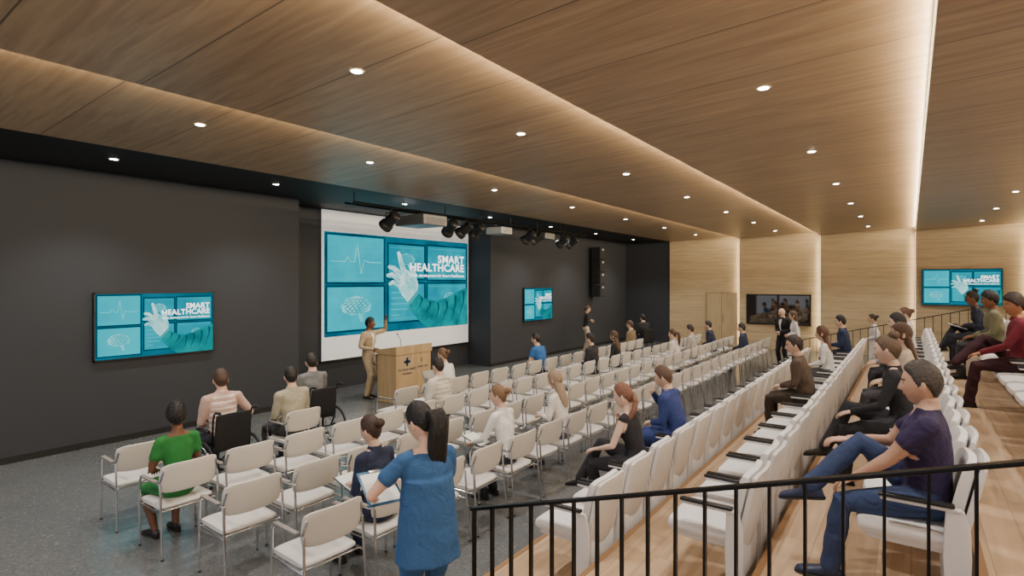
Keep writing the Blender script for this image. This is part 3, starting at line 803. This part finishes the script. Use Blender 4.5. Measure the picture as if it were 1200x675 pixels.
def brain(cx, cy_, r):
    o = []
    for i in range(40):
        t = 2*pi*i/40; rr = r*(1+.05*sin(9*t)); o.append((cx+rr*1.2*cos(t), cy_+rr*(.85 if sin(t) > 0 else .6)*sin(t)))
    SL.append((poly(o), t3, 3))
    for k in range(6):
        pts = [(cx+r*(-1.+2*j/16)*(1-.1*abs(k-2.5)), cy_+r*(-.4+.2*k+.09*sin(j*1.9+k*2.))) for j in range(17)]
        SL.append((line2(pts, .0045), t2, 4))
    SL.append((caps((cx+r*.3, cy_-r*.5), (cx+r*.45, cy_-r*1.05), r*.18, r*.12), t3, 3))
brain(.32, .27, .13); brain(.90, .76, .085); brain(1.5, .34, .07)
for i in range(5):
    SL.append((rect(.71, .16+i*.06, .71+.1+.05*(i*37 % 5), .175+i*.06), gln, 3)); SL.append((rect(1.58, .62+i*.055, 1.63+.03*(i % 3), .632+i*.055), gln, 3))
SL.append((poly([(1.02, .42), (1.13, .34), (1.30, .30), (1.45, .335), (1.60, .40), (1.78, .46), (1.78, .0), (1.18, .0), (1.05, .10), (.95, .22), (.92, .31)]), sv, 5))
for k, (a, b_) in enumerate((((1.08, .36), (1.02, .20)), ((1.20, .31), (1.12, .12)), ((1.31, .29), (1.26, .05)), ((1.44, .31), (1.38, .03)), ((1.57, .37), (1.50, .02)), ((1.70, .42), (1.63, .04)))):
    q1 = (a[0]*.65+b_[0]*.35+.03, a[1]*.65+b_[1]*.35+.01); q2 = (a[0]*.3+b_[0]*.7+.025-.02*(k % 2), a[1]*.3+b_[1]*.7)
    SL.append((poly([a, (a[0]+.03, a[1]-.02), (q1[0]+.02, q1[1]), (q2[0]+.01, q2[1]), b_, q2, q1]), sd_, 6))
SL.append((poly([(.90, .30), (1.03, .43), (1.06, .40), (.94, .27)]), gl2, 6))
SL.append((poly([(.91, .30), (1.04, .43), (1.05, .50), (1.03, .56), (.97, .62), (.90, .655), (.83, .65), (.78, .60), (.77, .54), (.79, .46), (.84, .38)]), hw, 7))
def finger(pts, rs):
    for (p, q), (a, b_) in zip(zip(pts[:-1], pts[1:]), zip(rs[:-1], rs[1:])): SL.append((caps(p, q, a, b_), hw, 8))
finger([(.87, .61), (.83, .73), (.80, .83)], [.036, .028, .020])
finger([(.82, .60), (.74, .67), (.69, .68)], [.032, .026, .020])
finger([(.80, .55), (.72, .60), (.67, .59)], [.030, .024, .019])
finger([(.80, .49), (.73, .52), (.69, .50)], [.027, .021, .016])
finger([(1.0, .54), (.99, .62), (.95, .70)], [.034, .028, .020])
for pts in ([(.84, .60), (.77, .645)], [(.82, .545), (.74, .575)], [(.82, .50), (.75, .52)], [(.89, .62), (.93, .56), (.98, .53)], [(.86, .40), (.93, .46)]): SL.append((line2(pts, .004), gl2, 9))
SL.append((poly([(.90, .32), (.96, .38), (.93, .45), (.88, .50), (.84, .47), (.86, .39)]), emit('slide_glove_mid', '#9fe0e0', ES), 9))
SL.append((text_geo('SMART', .122, 1.72, .745, off=.003, spacing=1.08), tx, 10)); SL.append((text_geo('HEALTHCARE', .122, 1.72, .645, off=.003, spacing=1.05), tx, 10))
SL.append((text_geo('Tech development for Smart Healthcare', .047, 1.72, .58, off=.0006), tx, 10))
def slide(name, origin, ux, n, w, h, frame=True, parent=None):
    G = Geo(); origin = V(origin); ux = V(ux); n = V(n); uz = V((0, 0, 1))
    for (vs, fs), m, lay in SL:
        G.add(([origin+ux*(x/W_*w)+uz*(y*h)+n*(.001+lay*.0006) for x, y in vs], fs), m)
    if frame:
        def bx(a, b_, c, d, e0, e1, m):
            P8 = [origin+ux*p[0]+uz*p[1]+n*p[2] for p in [(a, b_, e0), (c, b_, e0), (c, d, e0), (a, d, e0), (a, b_, e1), (c, b_, e1), (c, d, e1), (a, d, e1)]]
            G.add((P8, [(0, 3, 2, 1), (4, 5, 6, 7), (0, 1, 5, 4), (1, 2, 6, 5), (2, 3, 7, 6), (3, 0, 4, 7)]), m)
        t = .02
        bx(-t, -t, w+t, h+t, -.05, 0, BLACKP)
        for q in ((-t, -t, 0, h+t), (w, -t, w+t, h+t), (-t, -t, w+t, 0), (-t, h, w+t, h+t)): bx(*q, 0, .012, BLACKP)
    return G.obj(name, False)
slide('wall_display', (XW+.055, 3.14, 1.31), (0, 1, 0), (1, 0, 0), 1.75, 1.01)
slide('wall_display', (XW+.055, 14.65, 1.26), (0, 1, 0), (1, 0, 0), 1.7, 1.05)
slide('wall_display', (.32, YB-.12, 1.79), (1, 0, 0), (0, -1, 0), 1.95, 1.12)
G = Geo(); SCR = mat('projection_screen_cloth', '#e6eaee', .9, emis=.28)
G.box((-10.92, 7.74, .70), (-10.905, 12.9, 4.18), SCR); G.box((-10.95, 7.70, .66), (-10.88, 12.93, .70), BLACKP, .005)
o1 = G.obj('projection_screen', False)
o2 = slide('projected_slide', (-10.90, 7.80, 1.24), (0, 1, 0), (1, 0, 0), 5.06, 2.44, False); o2.parent = o1

# ------------------------------------------------------------ lectern
G = Geo(); LW = wood('lectern_oak', '#a88f68', '#c4ab84', 2, 0, 5., .0, .6, rough=.45); LX, LY = -8.85, 8.35
x0, x1, y0, y1 = LX-.29, LX+.29, LY-.5, LY+.5
G.box((x0, y0, .0), (x1, y1, 1.0), LW, .006)
v = [(x0-.02, y0-.02, 1.0), (x1+.02, y0-.02, 1.0), (x1+.02, y1+.02, 1.0), (x0-.02, y1+.02, 1.0), (x0-.02, y0-.02, 1.08), (x1+.02, y0-.02, 1.18), (x1+.02, y1+.02, 1.18), (x0-.02, y1+.02, 1.08)]
G.add((v, [(0, 3, 2, 1), (4, 5, 6, 7), (0, 1, 5, 4), (1, 2, 6, 5), (2, 3, 7, 6), (3, 0, 4, 7)]), LW)
LB = mat('logo_blue', '#173a5e', .5)
def onface(vf, m, y, z):
    G.add(([(x1+.004, y+a, z+b_) for a, b_ in vf[0]], vf[1]), m)
onface(rect(-.03, -.09, .03, .09), LB, LY-.2, .84); onface(rect(-.09, -.03, .09, .03), LB, LY-.2, .84)
onface(rect(-.015, -.045, .015, .045), mat('logo_light', '#4c86a8', .5), LY-.2+.1, .93)
onface(text_geo('Art Gran Health', .075, 0, 0, 'CENTER', .001), LB, LY-.2, .66); onface(text_geo('Foundation', .06, 0, 0, 'CENTER', .001), LB, LY-.2, .58)
onface(rect(-.012, -.04, .012, .04), LB, LY+.22, .84); onface(text_geo('Smart care', .07, 0, 0, 'CENTER', .001), LB, LY+.26, .68)
G.add(tube([(LX, LY-.1, 1.12), (LX-.02, LY-.1, 1.28), (LX-.10, LY-.1, 1.38)], .006, 6), BLACKP); G.add(ball((LX-.11, LY-.1, 1.39), .018, 8), BLACKP)
G.obj('lectern', False)

# ------------------------------------------------------------ speakers
G = Geo(); SB = mat('speaker_black', '#1a1b1e', .6); SG = mat('speaker_grille', '#2b2d31', .7, bump=.3, bscale=400)
for k in range(4):
    z = 1.95+k*.48
    G.box((XW+.12, 19.1, z), (XW+.5, 19.55, z+.46), SB, .01); G.box((XW+.5, 19.13, z+.03), (XW+.512, 19.52, z+.43), SG, .003)
    G.box((XW+.512, 19.26, z+.33), (XW+.516, 19.40, z+.40), mat('badge_white', '#c8c8c8', .4))
G.box((XW+.005, 19.28, 2.0), (XW+.12, 19.36, 3.8), BLKM)
G.obj('line_array_speaker', False)

# ------------------------------------------------------------ ceiling rig
RXX = -8.45
G = Geo()
for x in (RXX-.12, RXX+.12):
    G.add(tube([(x, 6.6, 3.98), (x, 15.6, 3.98)], .022, 8), BLKM)
for y in np.arange(6.7, 15.6, 1.25):
    G.add(tube([(RXX-.12, y, 3.98), (RXX+.12, y, 3.98)], .014, 6), BLKM); G.add(tube([(RXX, y, 3.98), (RXX, y, 4.185)], .012, 6), BLKM)
G.obj('lighting_truss', False)
GR = mat('projector_grey', '#606367', .4, .3); GW = mat('projector_white', '#a9acb0', .4)
def projector(y, w, d, h, m):
    G = Geo(); z = 3.80
    G.box((RXX-d/2, y-w/2, z-h/2), (RXX+d/2, y+w/2, z+h/2), m, .02)
    G.box((RXX-d/2-.01, y-w/2+.05, z-h/2+.03), (RXX-d/2+.01, y-.05, z+h/2-.03), BLACKP, .004)
    G.add(tube([(RXX-d/2-.08, y+w*.2, z), (RXX-d/2+.02, y+w*.2, z)], h*.33, 16), BLACKP)
    for k in range(5): G.box((RXX+d/2-.002, y-w/2+.06, z-h/2+.04+k*.025), (RXX+d/2+.004, y+w/2-.06, z-h/2+.05+k*.025), BLACKP)
    for a in (-.1, .1): G.add(tube([(RXX+a, y, z+h/2-.01), (RXX+a, y, 3.945)], .012, 6), BLKM)
    return G.obj('ceiling_projector', False)
projector(8.45, .7, .85, .22, GR); projector(11.2, .45, .5, .17, GW); projector(13.25, .5, .5, .18, GR)
def stage_light():
    G = Geo(); q = 1.25
    G.add(tube([(0, 0, 0), (0, 0, -.09)], .02, 8), BLKM)
    for s in (-1, 1): G.add(tube([(0, 0, -.08), (s*.13, 0, -.09), (s*.14, 0, -.22)], .01, 6), BLKM)
    d = V((0, -.8, -.5)).normalized(); c = V((0, 0, -.22)); x = V((1, 0, 0)); y = d.cross(x)
    G.add(loft([(c-d*.16*q, x, y, .05*q, .05*q), (c-d*.14*q, x, y, .085*q, .085*q), (c+d*.08*q, x, y, .09*q, .09*q), (c+d*.10*q, x, y, .11*q, .11*q), (c+d*.17*q, x, y, .115*q, .115*q)], 18), BLACKP)
    G.add(loft([(c+d*.171*q, x, y, .095*q, .095*q), (c+d*.176*q, x, y, .09*q, .09*q)], 18), mat('lens_glass', '#4f5b60', .15))
    return G.mesh('stage_spotlight')
LM = stage_light()
for y, r in ((7.5, 90), (9.75, 80), (10.2, 100), (12.4, 90), (12.8, 70), (14.2, 100), (14.75, 90), (9.25, 110)):
    place(LM, 'stage_spotlight', (RXX+.12, y, 3.95), radians(-r))

# ------------------------------------------------------------ railings
def railing(name, y, xa, za, xb, zb, sp_=.15, down=.92):
    G = Geo(); n = int((xb-xa)/sp_)
    d = V((xb-xa, 0, zb-za)).normalized(); up = V((-d.z, 0, d.x)); Y = V((0, 1, 0))
    a = V((xa-.02, y, za)); b_ = V((xb, y, zb))
    G.add(loft([(a, Y, up, .022, .010), (b_, Y, up, .022, .010)], 12, .35), BLKM)
    for i in range(n+1):
        x = xa+i*sp_; z = za+(zb-za)*(x-xa)/(xb-xa)
        fl = 0
        for k in range(6):
            if x > TE[k]: fl = TZ[k]
        G.box((x-.006, y-.016, fl), (x+.006, y+.016, z), BLKM)
    return G.obj(name, False)
railing('stair_railing', 2.83, -2.34, 1.0, 2.4, 2.44)
railing('stair_railing', 15.25, -2.3, 1.05, 3.8, 2.65, .15)

# ------------------------------------------------------------ lights
def area(name, loc, rot, sx, sy, power, col):
    l = bpy.data.lights.new(name, 'AREA'); l.shape = 'RECTANGLE'; l.size = sx; l.size_y = sy; l.energy = power; l.color = col
    o = bpy.data.objects.new(name, l); COL.objects.link(o); o.location = loc; o.rotation_euler = rot; return o
WARM = (1., .78, .50)
LEDM = emit('led_strip', (1., .78, .48), 4.)
def strip(name, x, vertical=False):
    G = Geo()
    if not vertical: G.box((x-.012, YN+.1, ZC+.03), (x-.002, YB-.1, ZC+.045), LEDM)
    else: G.box((x-.012, YB-.035, .1), (x-.002, YB-.02, ZC-.02), LEDM)
    return G.obj(name, False)
for x in EDG[1:-1]:
    if x > 6: continue
    s_ = strip('cove_led_strip', x)
    o = area('cove_light', (x-.02, (YN+YB)/2, ZC+.035), (0, radians(90+12), 0), .02, YB-YN-.3, 270, WARM); o.parent = s_
    if x < 3:
        s_ = strip('wall_led_strip', x, True)
        o = area('wall_cove_light', (x-.02, YB-.02, ZC/2), (0, radians(90), 0), ZC-.2, .03, 16, WARM); o.parent = s_
o = area('booth_lamp', (-4.0, YB+1.3, 2.45), (0, 0, 0), .8, .4, 24, (1., .8, .6))

G = Geo()
rg = [(V((0, 0, .0)), V((1, 0, 0)), V((0, 1, 0)), .068, .068), (V((0, 0, -.006)), V((1, 0, 0)), V((0, 1, 0)), .064, .064)]
G.add(loft(rg, 24), mat('downlight_trim', '#d9c4a4', .4))
G.add(loft([(V((0, 0, -.006)), V((1, 0, 0)), V((0, 1, 0)), .047, .047), (V((0, 0, -.009)), V((1, 0, 0)), V((0, 1, 0)), .045, .045)], 20), emit('downlight_lens', (1., .92, .8), 40.))
DL = G.mesh('ceiling_downlight')
spot = bpy.data.lights.new('downlight_lamp', 'SPOT'); spot.energy = 205; spot.spot_size = radians(112); spot.spot_blend = .8; spot.color = (1., .95, .89); spot.shadow_soft_size = .05
for X0 in (-8.9, -6.45, -3.75, -1.08, 1.65, 4.4):
    for y in (.2, 3.0, 5.4, 8.4, 11.4, 14.4, 17.4, 20.6):
        z = ZC
        for a, b_ in zip(EDG[:-1], EDG[1:]):
            if a <= X0 < b_: z = ZC+RISE*(X0-a)/(b_-a)
        o = place(DL, 'ceiling_downlight', (X0, y, z))
        l = bpy.data.objects.new('downlight_lamp', spot); COL.objects.link(l); l.parent = o; l.location = (0, 0, -.03)

w = bpy.data.worlds.new('World'); SC.world = w; w.use_nodes = True
w.node_tree.nodes['Background'].inputs[0].default_value = (.85, .91, 1., 1); w.node_tree.nodes['Background'].inputs[1].default_value = .8

cam = bpy.data.cameras.new('camera'); co_ = bpy.data.objects.new('camera', cam); COL.objects.link(co_)
co_.location = (0, 0, 2.5); co_.rotation_euler = (radians(90), 0, radians(35.7)); cam.lens = 650/1200*36; cam.sensor_width = 36; cam.shift_y = -6.5/1200
cam.clip_start = .05
SC.camera = co_
print('people', NP)
